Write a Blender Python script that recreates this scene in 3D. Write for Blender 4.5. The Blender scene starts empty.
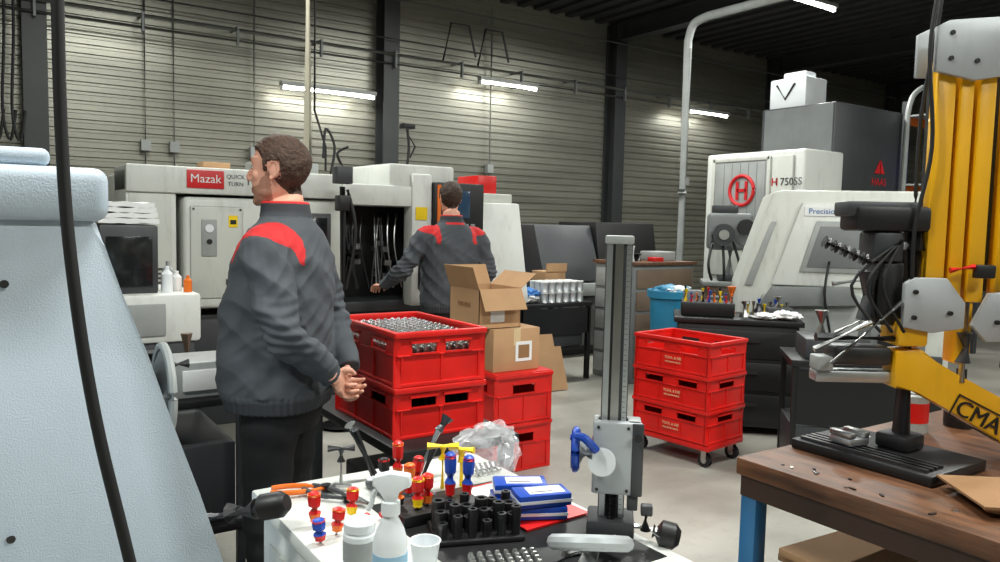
import bpy, bmesh, math, random
from mathutils import Matrix, Vector, Euler, noise
random.seed(7)
sc=bpy.context.scene
COL=sc.collection
# ------------------------------------------------------------------ materials
def lin(c):
    c=c/255.0
    return c/12.92 if c<=0.04045 else ((c+0.055)/1.055)**2.4
def rgb(c): return (lin(c[0]),lin(c[1]),lin(c[2]),1)
MATS={}
def mat(name,c,rough=0.5,metal=0.0,var=0.12,vs=4.0,bump=0.0,bs=60.0,stretch=(1,1,1),emis=0,trans=0,alpha=1,c2=None,coat=0,grime=0):
    if name in MATS: return MATS[name]
    m=bpy.data.materials.new(name); m.use_nodes=True; nt=m.node_tree; n=nt.nodes; L=nt.links
    b=n['Principled BSDF']
    b.inputs['Roughness'].default_value=rough; b.inputs['Metallic'].default_value=metal
    col=rgb(c)
    tc=n.new('ShaderNodeTexCoord'); mp=n.new('ShaderNodeMapping'); mp.inputs['Scale'].default_value=stretch
    L.new(tc.outputs['Object'],mp.inputs['Vector'])
    nz=n.new('ShaderNodeTexNoise'); nz.inputs['Scale'].default_value=vs; nz.inputs['Detail'].default_value=5
    L.new(mp.outputs['Vector'],nz.inputs['Vector'])
    cr=n.new('ShaderNodeValToRGB'); cr.color_ramp.elements[0].position=0.3; cr.color_ramp.elements[1].position=0.7
    a=rgb(c2) if c2 else tuple(x*(1-var) for x in col[:3])+(1,)
    cr.color_ramp.elements[0].color=a
    cr.color_ramp.elements[1].color=tuple(min(1,x*(1+var)) for x in col[:3])+(1,)
    L.new(nz.outputs['Fac'],cr.inputs['Fac']); src=cr.outputs['Color']
    if grime>0:
        m2=n.new('ShaderNodeMapping'); m2.inputs['Scale'].default_value=(5,5,1.2); L.new(tc.outputs['Object'],m2.inputs['Vector'])
        n3=n.new('ShaderNodeTexNoise'); n3.inputs['Scale'].default_value=2.5; n3.inputs['Detail'].default_value=8; n3.inputs['Roughness'].default_value=.7; L.new(m2.outputs['Vector'],n3.inputs['Vector'])
        r3=n.new('ShaderNodeMapRange'); r3.inputs['From Min'].default_value=.52; r3.inputs['From Max'].default_value=.78; r3.inputs['To Max'].default_value=grime; L.new(n3.outputs['Fac'],r3.inputs['Value'])
        mx=n.new('ShaderNodeMix'); mx.data_type='RGBA'; L.new(r3.outputs['Result'],mx.inputs[0]); L.new(src,mx.inputs[6]); mx.inputs[7].default_value=(.10,.085,.06,1); src=mx.outputs[2]
    L.new(src,b.inputs['Base Color'])
    if bump>0:
        n2=n.new('ShaderNodeTexNoise'); n2.inputs['Scale'].default_value=bs; n2.inputs['Detail'].default_value=3
        L.new(mp.outputs['Vector'],n2.inputs['Vector'])
        bp=n.new('ShaderNodeBump'); bp.inputs['Strength'].default_value=bump; bp.inputs['Distance'].default_value=0.01
        L.new(n2.outputs['Fac'],bp.inputs['Height']); L.new(bp.outputs['Normal'],b.inputs['Normal'])
    if emis>0:
        b.inputs['Emission Color'].default_value=col; b.inputs['Emission Strength'].default_value=emis
    if trans>0: b.inputs['Transmission Weight'].default_value=trans
    if alpha<1: b.inputs['Alpha'].default_value=alpha
    if coat>0: b.inputs['Coat Weight'].default_value=coat
    MATS[name]=m; return m
white=mat('machine_white_paint',(210,212,206),0.38,var=0.05,vs=2,grime=.30)
white2=mat('machine_cream_paint',(196,198,190),0.42,var=0.06,vs=2,grime=.35)
hammer=mat('hammered_white_paint',(182,195,206),0.34,var=0.04,bump=0.16,bs=320,grime=.06)
grey=mat('grey_paint',(108,111,111),0.45,grime=.3)
lgrey=mat('light_grey_paint',(150,153,151),0.42,grime=.25)
dgrey=mat('dark_grey_paint',(54,56,59),0.45,grime=.2)
black=mat('black_paint',(20,20,21),0.45)
rubber=mat('black_rubber',(16,16,17),0.55,var=0.2)
steel=mat('brushed_steel',(185,185,183),0.3,1.0,var=0.1,vs=20)
alu=mat('aluminium',(195,198,200),0.35,0.9,var=0.06,vs=12)
platem=mat('light_alloy_plate',(172,176,178),0.45,0.2,var=0.05,grime=.15)
darksteel=mat('oily_steel',(80,80,82),0.35,0.9,var=0.2,vs=15)
redp=mat('red_crate_plastic',(208,26,20),0.38,c2=(188,22,17),vs=5,grime=.10)
redd=mat('red_plastic',(200,24,20),0.35)
blue=mat('blue_plastic',(24,70,170),0.35)
bluep=mat('blue_steel_paint',(40,98,142),0.4,grime=.2)
binb=mat('blue_bin_plastic',(36,122,158),0.45)
yellow=mat('yellow_paint',(232,172,18),0.35,var=0.06,coat=0.3,grime=.18)
ylw=mat('yellow_plastic',(240,205,20),0.35)
orange=mat('orange_plastic',(225,110,30),0.4)
card=mat('cardboard',(176,138,100),0.8,var=0.08,vs=6)
cardd=mat('cardboard_edge',(140,104,68),0.85)
brown=mat('brown_drawer',(108,90,74),0.6)
tape=mat('packing_tape',(205,180,140),0.3)
paper=mat('white_paper',(225,226,224),0.7,var=0.03)
glass=mat('dark_window',(30,32,33),0.12)
whitepl=mat('white_plastic',(225,229,231),0.35,var=0.03)
screen=mat('control_screen',(40,60,80),0.15,emis=0.3)
logored=mat('logo_red',(200,30,35),0.45)
logoblue=mat('logo_blue',(60,110,170),0.45)
tubeE=mat('fluorescent_tube',(255,252,240),0.4,emis=24)
wood=mat('worn_bench_wood',(108,70,44),0.42,c2=(56,33,20),vs=5,stretch=(6,1,6),bump=0.15,bs=30,grime=.4)
wooded=mat('bench_edge_wood',(56,36,24),0.6)
skin=mat('skin',(210,154,130),0.5,var=0.07,vs=20)
stub=mat('stubbled_skin',(158,114,92),0.65,var=0.15,vs=120)
lip=mat('lips',(176,108,98),0.5)
hair1=mat('brown_hair',(66,44,30),0.7,var=0.35,vs=90,bump=0.6,bs=150)
hair2=mat('dark_brown_hair',(56,40,28),0.7,var=0.35,vs=90,bump=0.6,bs=150)
jacket=mat('grey_work_jacket',(70,74,79),0.85,var=0.08,vs=5,bump=0.15,bs=300)
jred=mat('red_jacket_panel',(192,32,34),0.8,var=0.08)
jdark=mat('dark_jacket_trim',(52,54,58),0.85)
pants=mat('black_work_trousers',(18,18,20),0.9,var=0.2)
shoe=mat('black_safety_shoe',(18,17,16),0.5)
eyew=mat('eye_white',(215,210,203),0.3); iris=mat('iris',(40,30,22),0.2)
bag=mat('clear_plastic_bag',(245,247,250),0.10,alpha=0.20,var=0.04,vs=8)
# ------------------------------------------------------------------ builder
def basis(d):
    d=d.normalized(); up=Vector((0,0,1)) if abs(d.z)<0.95 else Vector((1,0,0))
    x=d.cross(up).normalized(); y=x.cross(d).normalized(); return x,y
def smooth_path(P,n=6):
    P=[Vector(p) for p in P]; out=[]
    for i in range(len(P)-1):
        p0=P[max(i-1,0)];p1=P[i];p2=P[i+1];p3=P[min(i+2,len(P)-1)]
        for k in range(n):
            t=k/n
            out.append(0.5*((2*p1)+(-p0+p2)*t+(2*p0-5*p1+4*p2-p3)*t*t+(-p0+3*p1-3*p2+p3)*t**3))
    out.append(P[-1]); return out
class B:
    def __init__(s,name,loc=(0,0,0),rz=0):
        s.name=name; s.loc=loc; s.rz=rz; s.bm=bmesh.new(); s.mats=[]
    def mi(s,m):
        if m not in s.mats: s.mats.append(m)
        return s.mats.index(m)
    def raw(s,V,F,m,M=None):
        i=s.mi(m); vs=[s.bm.verts.new((M@Vector(v)) if M else v) for v in V]
        for f in F:
            try:
                fc=s.bm.faces.new([vs[k] for k in f]); fc.material_index=i
            except ValueError: pass
    def mesh(s,me,mapping=None):
        n=len(s.bm.faces); s.bm.from_mesh(me); s.bm.faces.ensure_lookup_table()
        if mapping:
            idx=[s.mi(m) for m in mapping]
            for f in s.bm.faces[n:]: f.material_index=idx[f.material_index]
    def box(s,a,b,m,bev=0.0,M=None,seg=2):
        x0,x1=sorted((a[0],b[0]));y0,y1=sorted((a[1],b[1]));z0,z1=sorted((a[2],b[2]))
        V=[(x0,y0,z0),(x1,y0,z0),(x1,y1,z0),(x0,y1,z0),(x0,y0,z1),(x1,y0,z1),(x1,y1,z1),(x0,y1,z1)]
        F=[(0,3,2,1),(4,5,6,7),(0,1,5,4),(1,2,6,5),(2,3,7,6),(3,0,4,7)]
        s.solid(V,F,m,bev,M,seg)
    def solid(s,V,F,m,bev=0,M=None,seg=2):
        if bev<=0: s.raw(V,F,m,M); return
        t=bmesh.new(); vs=[t.verts.new((M@Vector(v)) if M else v) for v in V]
        for f in F: t.faces.new([vs[k] for k in f])
        bmesh.ops.bevel(t,geom=list(t.edges),offset=bev,segments=seg,profile=0.5,affect='EDGES')
        i=s.mi(m)
        for f in t.faces: f.material_index=i
        me=bpy.data.meshes.new('t'); t.to_mesh(me); t.free(); s.bm.from_mesh(me); bpy.data.meshes.remove(me)
    def prism(s,poly,ax,a,b,m,bev=0,M=None):
        def P(p,w):
            if ax=='x': return (w,p[0],p[1])
            if ax=='y': return (p[0],w,p[1])
            return (p[0],p[1],w)
        n=len(poly); V=[P(p,a) for p in poly]+[P(p,b) for p in poly]
        F=[tuple(range(n)),tuple(range(2*n-1,n-1,-1))]+[(i,n+i,n+(i+1)%n,(i+1)%n) for i in range(n)]
        s.solid(V,F,m,bev,M)
    def tube(s,pts,r,m,seg=10,cap=True,M=None):
        pts=[Vector(p) for p in pts]; n=len(pts)
        R=r if isinstance(r,(list,tuple)) else [r]*n
        V=[];F=[];px=None
        for i,p in enumerate(pts):
            d=(pts[min(i+1,n-1)]-pts[max(i-1,0)])
            if d.length<1e-7: d=Vector((0,0,1))
            d.normalize()
            if px is None: x,y=basis(d)
            else:
                x=(px-d*px.dot(d))
                if x.length<1e-5: x,_=basis(d)
                x.normalize(); y=d.cross(x)
            px=x
            for k in range(seg):
                a=2*math.pi*k/seg; V.append(p+(x*math.cos(a)+y*math.sin(a))*R[i])
        for i in range(n-1):
            for k in range(seg):
                F.append((i*seg+k,i*seg+(k+1)%seg,(i+1)*seg+(k+1)%seg,(i+1)*seg+k))
        if cap: F.append(tuple(range(seg-1,-1,-1))); F.append(tuple((n-1)*seg+k for k in range(seg)))
        s.raw(V,F,m,M)
    def cyl(s,a,b,r,m,r2=None,seg=20,M=None): s.tube([a,b],[r,r if r2 is None else r2],m,seg,M=M)
    def lathe(s,prof,c,m,seg=20,M=None):
        V=[];F=[];n=len(prof)
        for (r,z) in prof:
            for k in range(seg):
                a=2*math.pi*k/seg; V.append((c[0]+r*math.cos(a),c[1]+r*math.sin(a),c[2]+z))
        for i in range(n-1):
            for k in range(seg): F.append((i*seg+k,i*seg+(k+1)%seg,(i+1)*seg+(k+1)%seg,(i+1)*seg+k))
        F.append(tuple(range(seg-1,-1,-1))); F.append(tuple((n-1)*seg+k for k in range(seg)))
        s.raw(V,F,m,M)
    def ell(s,c,r,m,seg=16,rings=10,M=None):
        V=[];F=[]
        for i in range(1,rings):
            t=math.pi*i/rings
            for k in range(seg):
                a=2*math.pi*k/seg; V.append((c[0]+r[0]*math.sin(t)*math.cos(a),c[1]+r[1]*math.sin(t)*math.sin(a),c[2]+r[2]*math.cos(t)))
        for i in range(rings-2):
            for k in range(seg): F.append((i*seg+k,(i+1)*seg+k,(i+1)*seg+(k+1)%seg,i*seg+(k+1)%seg))
        a=len(V); V.append((c[0],c[1],c[2]+r[2])); V.append((c[0],c[1],c[2]-r[2]))
        for k in range(seg):
            F.append((a,k,(k+1)%seg)); o=(rings-2)*seg; F.append((a+1,o+(k+1)%seg,o+k))
        s.raw(V,F,m,M)
    def blob(s,c,r,m,amp=.25,fr=2.0,seed=0,sub=4,zmin=None):
        t=bmesh.new(); bmesh.ops.create_icosphere(t,subdivisions=sub,radius=1)
        i=s.mi(m)
        for v in t.verts:
            p=v.co.copy(); q=p*(1+amp*noise.fractal(p*fr+Vector((seed,0,0)),1.0,2.0,3)+amp*.6*(.4-abs(noise.noise(p*fr*1.8+Vector((0,seed,0))))))
            z=c[2]+q.z*r[2]
            if zmin is not None: z=max(zmin,z)
            v.co=Vector((c[0]+q.x*r[0],c[1]+q.y*r[1],z))
        for f in t.faces: f.material_index=i
        me=bpy.data.meshes.new('t'); t.to_mesh(me); t.free(); s.bm.from_mesh(me); bpy.data.meshes.remove(me)
    def torus(s,c,R,r,axis,m,seg=32,a0=0,a1=2*math.pi,rs=8,M=None):
        axis=Vector(axis); x,y=basis(axis); c=Vector(c)
        full=abs(a1-a0-2*math.pi)<1e-4
        P=[c+(x*math.cos(a0+(a1-a0)*k/seg)+y*math.sin(a0+(a1-a0)*k/seg))*R for k in range(seg+1)]
        s.tube(P,r,m,rs,cap=not full,M=M)
    def text(s,body,size,M,m,ext=0.001):
        cu=bpy.data.curves.new('t','FONT'); cu.body=body; cu.size=size; cu.extrude=ext; cu.align_x='CENTER'; cu.align_y='CENTER'; cu.resolution_u=3
        o=bpy.data.objects.new('t',cu); COL.objects.link(o)
        me=bpy.data.meshes.new_from_object(o); me.transform(M)
        me.materials.clear()
        for p in me.polygons: p.material_index=0
        s.mesh(me,[m]); bpy.data.objects.remove(o); bpy.data.curves.remove(cu); bpy.data.meshes.remove(me)
    def done(s,ang=0.6,recalc=True):
        if recalc: bmesh.ops.recalc_face_normals(s.bm,faces=list(s.bm.faces))
        me=bpy.data.meshes.new(s.name); s.bm.to_mesh(me); s.bm.free()
        for m in s.mats: me.materials.append(m)
        me.polygons.foreach_set('use_smooth',[True]*len(me.polygons))
        if ang<3: me.set_sharp_from_angle(angle=ang)
        o=bpy.data.objects.new(s.name,me); COL.objects.link(o)
        o.location=s.loc; o.rotation_euler=(0,0,s.rz); return o
def T(x,y,z): return Matrix.Translation((x,y,z))
def RX(a): return Matrix.Rotation(a,4,'X')
def RY(a): return Matrix.Rotation(a,4,'Y')
def RZ(a): return Matrix.Rotation(a,4,'Z')
FY=RX(math.pi/2)
FX=RZ(-math.pi/2)@RX(math.pi/2)
# ------------------------------------------------------------------ camera
cam=bpy.data.cameras.new('camera'); co=bpy.data.objects.new('camera',cam); COL.objects.link(co); sc.camera=co
cam.sensor_width=36; cam.lens=36*0.771; cam.clip_start=0.05
co.matrix_world=T(0,0,1.5)@RZ(math.radians(-34))@RX(math.radians(90-4.4))@RZ(math.radians(1.3))
# ------------------------------------------------------------------ room
H=4.7
mfloor=mat('concrete_floor',(162,159,150),0.42,c2=(130,127,118),vs=1.3,bump=0.08,bs=40,grime=.25)
mwall=mat('ribbed_metal_wall',(140,139,128),0.34,0.5,var=0.25,vs=1.5,stretch=(0.25,1,1.6),grime=.15)
mceil=mat('dark_metal_deck',(50,51,50),0.6)
mcol=mat('column_grey',(50,52,53),0.5)
b=B('floor'); b.box((-4,-5,-0.1),(17,9.7,0),mfloor); b.done()
def ribwall(name,a0,a1,ax,pos,sgn):
    b=B(name); V=[];F=[]; z=0; prof=[]
    while z<H-0.01:
        prof+= [(0,z),(0,z+0.055),(0.018,z+0.064),(0.018,z+0.091)]; z+=0.1
    prof.append((0,H))
    for (d,zz) in prof:
        for a in (a0,a1):
            V.append((a,pos+sgn*d,zz) if ax=='x' else (pos+sgn*d,a,zz))
    for i in range(len(prof)-1): F.append((2*i,2*i+1,2*i+3,2*i+2))
    b.raw(V,F,mwall)
    if ax=='x': b.box((a0,pos+sgn*0.03,0),(a1,pos+sgn*0.15,H),mcol)
    else: b.box((pos+sgn*0.03,a0,0),(pos+sgn*0.15,a1,H),mcol)
    return b.done(0.3,recalc=False)
ribwall('wall_back',-4,17,'x',9.5,1)
ribwall('wall_right',-5,9.5,'y',17,1)
ribwall('wall_left',-5,9.5,'y',-4,-1)
ribwall('wall_front',-4,17,'x',-5,-1)
b=B('ceiling'); b.box((-4.15,-5.15,H),(17.15,9.65,H+0.1),mceil)
x=-3.9
while x<17: b.box((x,-5,H-0.05),(x+0.12,9.5,H),mceil); x+=0.3
b.done()
for i,X in enumerate((0.5,4.47,8.46,12.45,16.5)):
    b=B('trim_%d'%(i+1))
    b.box((X-0.11,9.24,0),(X+0.11,9.26,H-0.06),mcol); b.box((X-0.11,9.47,0),(X+0.11,9.495,H-0.06),mcol); b.box((X-0.008,9.26,0),(X+0.008,9.47,H-0.06),mcol)
    b.box((X-0.1,-5,H-0.33),(X+0.1,9.24,H-0.31),mcol); b.box((X-0.1,-5,H-0.07),(X+0.1,9.24,H-0.052),mcol); b.box((X-0.008,-5,H-0.31),(X+0.008,9.24,H-0.07),mcol)
    b.done()
b=B('conduit_run')
for (y,z,r,m) in ((9.2,3.62,0.032,lgrey),(9.2,3.5,0.018,grey),(9.16,3.8,0.014,grey),(9.2,4.32,0.02,grey)):
    b.tube([(-3.9,y,z),(16.3,y,z)],r,m,8)
for X in (1.55,1.85,2.75,6.12,-0.2,10.2):
    b.tube([(X,9.42,1.0),(X,9.42,4.5)],0.016,lgrey,8)
    b.box((X-0.05,9.38,2.2),(X+0.05,9.46,2.32),lgrey)
for X in (0.12,0.22,0.30): b.tube(smooth_path([(X,9.15,4.4),(X+.02,9.15,3.4),(X-.01,9.15,2.5),(X+.05,9.15,2.2),(X+.1,9.15,2.5)],5),0.014,rubber,8)
for X in (5.2,5.75):
    b.tube([(X,9.2,3.62),(X+0.12,9.2,4.15),(X+0.4,9.2,4.15),(X+0.52,9.2,3.75)],0.016,dgrey,8)
for k in range(20):
    X=-3.5+k; b.box((X-0.012,9.17,3.45),(X+0.012,9.22,3.66),grey); b.box((X-0.012,9.2,3.64),(X+0.012,9.49,3.66),grey)
b.done()
def lamp(name,X0,X1,Y,Z,wall=True):
    b=B(name)
    b.box((X0,Y-0.05,Z),(X1,Y+0.05,Z+0.05),lgrey,0.008)
    b.cyl((X0+0.02,Y,Z-0.022),(X1-0.02,Y,Z-0.022),0.022,tubeE,seg=12)
    for X in (X0+0.01,X1-0.03): b.box((X,Y-0.025,Z-0.045),(X+0.02,Y+0.025,Z+0.01),whitepl)
    if wall:
        for X in (X0+0.2,X1-0.2): b.box((X-0.015,Y,Z+0.01),(X+0.015,9.49,Z+0.04),lgrey)
    else:
        for X in (X0+0.2,X1-0.2): b.cyl((X,Y,Z+0.05),(X,Y,H-0.055),0.006,grey,seg=6)
    return b.done()
lamp('batten_lamp',2.98,4.20,9.15,3.05); lamp('batten_lamp',5.75,6.75,9.15,3.5-.06); lamp('batten_lamp',9.9,10.9,9.15,3.44)
def area(X,Y,Z,sx,sy,P,col=(0.97,1,0.96)):
    l=bpy.data.lights.new('ceiling_light','AREA'); l.shape='RECTANGLE'; l.size=sx; l.size_y=sy; l.energy=P; l.color=col
    o=bpy.data.objects.new('ceiling_light',l); COL.objects.link(o); o.location=(X,Y,Z); return o
for (X,Y) in ((-2.2,1.2),(0.9,1.2),(4.6,1.2),(8.8,1.2),(0.6,6.0),(4.6,6.0),(7.6,6.0),(0.9,-2.5),(5.0,-2.5)):
    lamp('ceiling_lamp',X,X+1.5,Y,4.3,False); area(X+0.75,Y,4.22,1.5,0.15,122)
for X in (3.6,6.25,10.4):
    area(X,9.1,3.0 if X<4 else 3.38,1.0,0.1,14)
b=B('extraction_pipe')
b.tube([(7.2,6.7,0),(7.2,6.7,3.65)]+smooth_path([(7.2,6.7,3.75),(7.2,6.62,3.93),(7.2,6.4,3.98)],4)+[(7.2,0.5,3.98)],0.05,lgrey,12)
b.tube([(7.2,6.7,1.9),(7.2,6.7,1.95)],0.065,lgrey,12)
for y in (5,3,1): b.cyl((7.2,y,3.98),(7.2,y,H-0.055),0.008,grey,seg=6)
b.done()
b=B('compressed_air_pipe')
b.tube([(2.30,6.35,1.82),(2.30,6.35,4.62)],0.04,mat('pipe_cream',(158,153,136),0.45),12)
b.box((2.22,6.3,1.80),(2.38,6.42,1.95),lgrey,0.01); b.tube([(2.36,6.35,3.9),(2.36,6.35,2.4),(2.46,6.35,2.1),(2.46,6.35,1.9)],0.01,rubber,8)
b.tube(smooth_path([(2.48,6.3,1.85),(2.52,6.3,2.1),(2.44,6.3,2.25),(2.42,6.3,2.0)],5),0.012,rubber,8)
b.done()
# ------------------------------------------------------------------ LEFT foreground machine
b=B('grinding_machine')
prof=[(-1.4,0),(0.44,0),(0.44,0.55),(0.385,0.80),(0.335,0.97),(0.285,1.12),(0.245,1.25),(0.205,1.36),(0.18,1.44),(0.165,1.49),(-1.4,1.49)]
b.prism(prof,'y',1.5,2.45,hammer,0.012)
b.box((-1.4,1.47,1.485),(0.185,2.4,1.575),hammer,0.022,seg=4)
b.box((-1.4,1.5,1.575),(0.1,2.3,1.605),hammer,0.012,seg=3)
for (x,z) in ((0.03,1.38),(0.03,0.95),(-0.3,1.38)): b.cyl((x,1.503,z),(x,1.492,z),0.007,darksteel,seg=10)
b.cyl((0.27,1.9,1.09),(0.36,1.9,1.09),0.03,darksteel); b.cyl((0.30,1.9,1.09),(0.345,1.9,1.09),0.105,grey,seg=32)
b.torus((0.345,1.9,1.09),0.105,0.010,(1,0,0),lgrey,40)
b.cyl((0.345,1.9,1.09),(0.355,1.9,1.09),0.075,dgrey,seg=30)
b.cyl((0.355,1.9,1.15),(0.40,1.9,1.15),0.011,black)
b.cyl((0.34,1.56,0.9),(0.405,1.49,0.925),0.013,darksteel); b.cyl((0.39,1.505,0.92),(0.43,1.463,0.935),0.021,black,seg=8)
b.tube([(0.425,1.47,0.93),(0.44,1.452,0.94),(0.465,1.425,0.95),(0.475,1.415,0.955)],[0.015,0.026,0.026,0.016],black,12)
b.done()
b=B('hanging_power_cable')
b.tube(smooth_path([(0.09,1.15,4.69),(0.088,1.15,3.0),(0.088,1.15,1.9),(0.09,1.15,1.58),(0.10,1.14,1.40),(0.122,1.13,1.22),(0.16,1.13,1.02),(0.22,1.15,0.7),(0.28,1.2,0.25),(0.25,1.25,0.012),(0.1,1.3,0.012)],8),0.0078,rubber,12)
b.done()
b=B('floor_darkening_sheet'); b.box((0.5,1.8,0),(1.22,3.0,0.012),rubber,0.004); b.done()  # black sheet added only to darken the bright floor gap beside the man
# ------------------------------------------------------------------ CNC LATHE (back left)
b=B('cnc_lathe')
b.box((0.82,5.62,0),(3.9,7.1,0.80),dgrey,0.01)
b.box((0.80,5.95,0.78),(3.5,7.15,1.78),white2,0.02)
b.box((0.78,5.5,0.84),(1.09,6.0,1.80),white,0.015)
b.box((0.80,5.495,0.88),(1.06,5.51,1.64),white2,0.004)
for k in range(7): b.box((0.85,5.488,0.95+k*0.03),(1.0,5.496,0.962+k*0.03),dgrey)
b.box((0.78,5.47,1.64),(2.30,5.98,1.82),white,0.015)
b.box((1.15,5.46,1.68),(1.39,5.475,1.80),logored,0.002)
b.text('Mazak',0.08,T(1.27,5.458,1.742)@FY,paper)
b.text('QUICK',0.04,T(1.47,5.468,1.765)@FY,dgrey); b.text('TURN',0.04,T(1.47,5.468,1.715)@FY,dgrey); b.text('NEXUS',0.085,T(1.68,5.468,1.74)@FY,dgrey)
b.box((1.13,5.48,0.86),(1.72,5.98,1.62),white,0.03,seg=4)
b.box((1.17,5.465,0.93),(1.52,5.485,1.56),white2,0.012)
b.box((1.24,5.455,1.22),(1.34,5.468,1.47),lgrey,0.004); b.cyl((1.29,5.455,1.41),(1.29,5.447,1.41),0.028,whitepl); b.cyl((1.29,5.455,1.32),(1.29,5.447,1.32),0.018,black)
b.box((1.42,5.46,1.42),(1.48,5.466,1.50),ylw); b.box((1.43,5.458,1.44),(1.47,5.461,1.47),black); b.box((1.40,5.46,1.02),(1.5,5.466,1.06),dgrey)
for (x,z) in ((1.19,0.95),(1.50,0.95),(1.19,1.54),(1.50,1.54)): b.cyl((x,5.466,z),(x,5.460,z),0.008,darksteel,seg=8)
b.box((1.56,5.44,1.1),(1.59,5.48,1.4),black,0.006)
b.box((1.72,5.52,0.84),(2.27,5.98,1.63),white2,0.02)
b.box((1.85,5.505,1.1),(2.15,5.525,1.5),glass,0.004); b.box((1.82,5.51,1.07),(2.18,5.523,1.53),dgrey,0.006)
b.box((2.27,5.9,0.80),(2.98,5.96,1.62),black); b.box((2.27,5.52,0.78),(2.98,5.95,0.86),dgrey,0.006)
b.box((2.27,5.52,0.8),(2.30,5.95,1.62),black)
b.cyl((2.30,5.75,1.22),(2.42,5.75,1.22),0.13,darksteel,seg=28); b.cyl((2.42,5.75,1.22),(2.47,5.75,1.22),0.09,steel,seg=24)
for k in range(3):
    a=k*2.1; b.box((2.45,5.73+0.07*math.cos(a),1.20+0.07*math.sin(a)),(2.50,5.77+0.07*math.cos(a),1.24+0.07*math.sin(a)),steel)
b.cyl((2.72,5.8,1.15),(2.80,5.8,1.15),0.14,darksteel,seg=12)
for k in range(8):
    a=k*math.pi/4; b.box((2.68,5.78+0.15*math.cos(a),1.13+0.15*math.sin(a)),(2.74,5.82+0.15*math.cos(a),1.17+0.15*math.sin(a)),steel)
for k in range(14):
    xx=random.uniform(2.32,2.92); b.tube(smooth_path([(xx,5.7,1.55),(xx+random.uniform(-.05,.05),5.65,1.3),(xx+random.uniform(-.1,.1),5.62,0.95)],4),0.006,random.choice([darksteel,rubber,steel]),6)
b.box((2.25,5.42,1.60),(2.98,6.0,1.76),white,0.015)
b.box((2.62,5.44,1.72),(3.2,6.2,1.93),white,0.02)
b.box((2.80,5.40,0.82),(2.98,5.55,1.86),white,0.02)
b.box((2.86,5.385,0.95),(2.89,5.41,1.25),black,0.005); b.box((2.83,5.392,1.5),(2.93,5.402,1.6),ylw)
b.box((2.98,5.36,1.28),(3.44,5.50,1.80),black,0.012); b.box((3.0,5.35,1.30),(3.03,5.365,1.78),orange); 
b.box((3.06,5.35,1.52),(3.30,5.362,1.74),screen,0.003)
for i in range(5):
    for j in range(3): b.box((3.07+i*0.06,5.348,1.33+j*0.055),(3.11+i*0.06,5.362,1.365+j*0.055),lgrey,0.003)
b.box((2.98,5.50,0.80),(3.48,5.98,1.80),white2,0.015)
b.prism([(5.38,0.86),(5.55,1.66),(6.9,1.66),(6.9,0.80),(5.38,0.80)],'x',3.50,3.93,white,0.015)
b.box((3.45,5.62,1.66),(3.9,6.9,1.74),white2,0.01)
b.box((3.62,5.75,1.72),(3.82,6.1,1.90),redd,0.01)
b.box((1.75,5.9,1.78),(2.2,6.25,1.92),lgrey,0.01)
b.box((2.9,6.3,1.78),(3.4,6.9,1.98),lgrey,0.02)
b.box((0.95,6.2,1.78),(1.3,6.6,1.86),grey,0.01); b.box((1.4,6.1,1.78),(1.6,6.3,1.9),card,0.004)
b.tube(smooth_path([(3.0,5.9,1.92),(3.02,5.9,2.1),(3.0,5.9,2.28)],4),0.012,black,8); b.box((2.95,5.86,2.26),(3.06,5.95,2.3),black,0.005)
b.tube([(3.02,5.9,2.2),(3.08,5.9,2.12),(3.03,5.9,2.02)],0.008,black,6)
b.done()
b=B('machine_lamp_stand')
b.cyl((2.12,5.15,0),(2.12,5.15,0.02),0.15,black); b.cyl((2.12,5.15,0.02),(2.12,5.15,1.72),0.02,black,seg=12)
b.box((2.06,5.1,1.74),(2.18,5.2,1.86),dgrey,0.01); b.box((2.08,5.1,1.55),(2.16,5.2,1.66),black,0.01)
b.tube(smooth_path([(2.12,5.15,1.86),(2.08,5.15,1.95),(2.16,5.15,2.0)],4),0.01,black,6)
b.tube(smooth_path([(2.15,5.13,1.7),(2.2,5.1,1.4),(2.14,5.12,1.0)],5),0.012,rubber,6)
b.done()
b=B('coolant_cabinet')
b.box((0.42,4.35,0),(0.95,4.95,0.82),dgrey,0.01); b.box((0.42,4.33,0.82),(0.98,4.95,1.08),white,0.02); b.box((0.55,4.32,0.86),(0.8,4.335,1.03),lgrey,0.006)
b.box((0.5,4.4,1.08),(0.78,4.8,1.44),dgrey,0.012); b.box((0.53,4.39,1.12),(0.75,4.405,1.38),glass,0.004)
for (x,y,r,h,m) in ((0.83,4.45,0.03,0.14,whitepl),(0.89,4.5,0.025,0.11,paper),(0.86,4.58,0.03,0.16,lgrey),(0.93,4.42,0.022,0.09,orange)):
    b.lathe([(r,0),(r,h*0.7),(r*0.4,h*0.85),(r*0.4,h)],(x,y,1.08),m)
b.done()
b=B('folded_cleaning_cloths')
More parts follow.
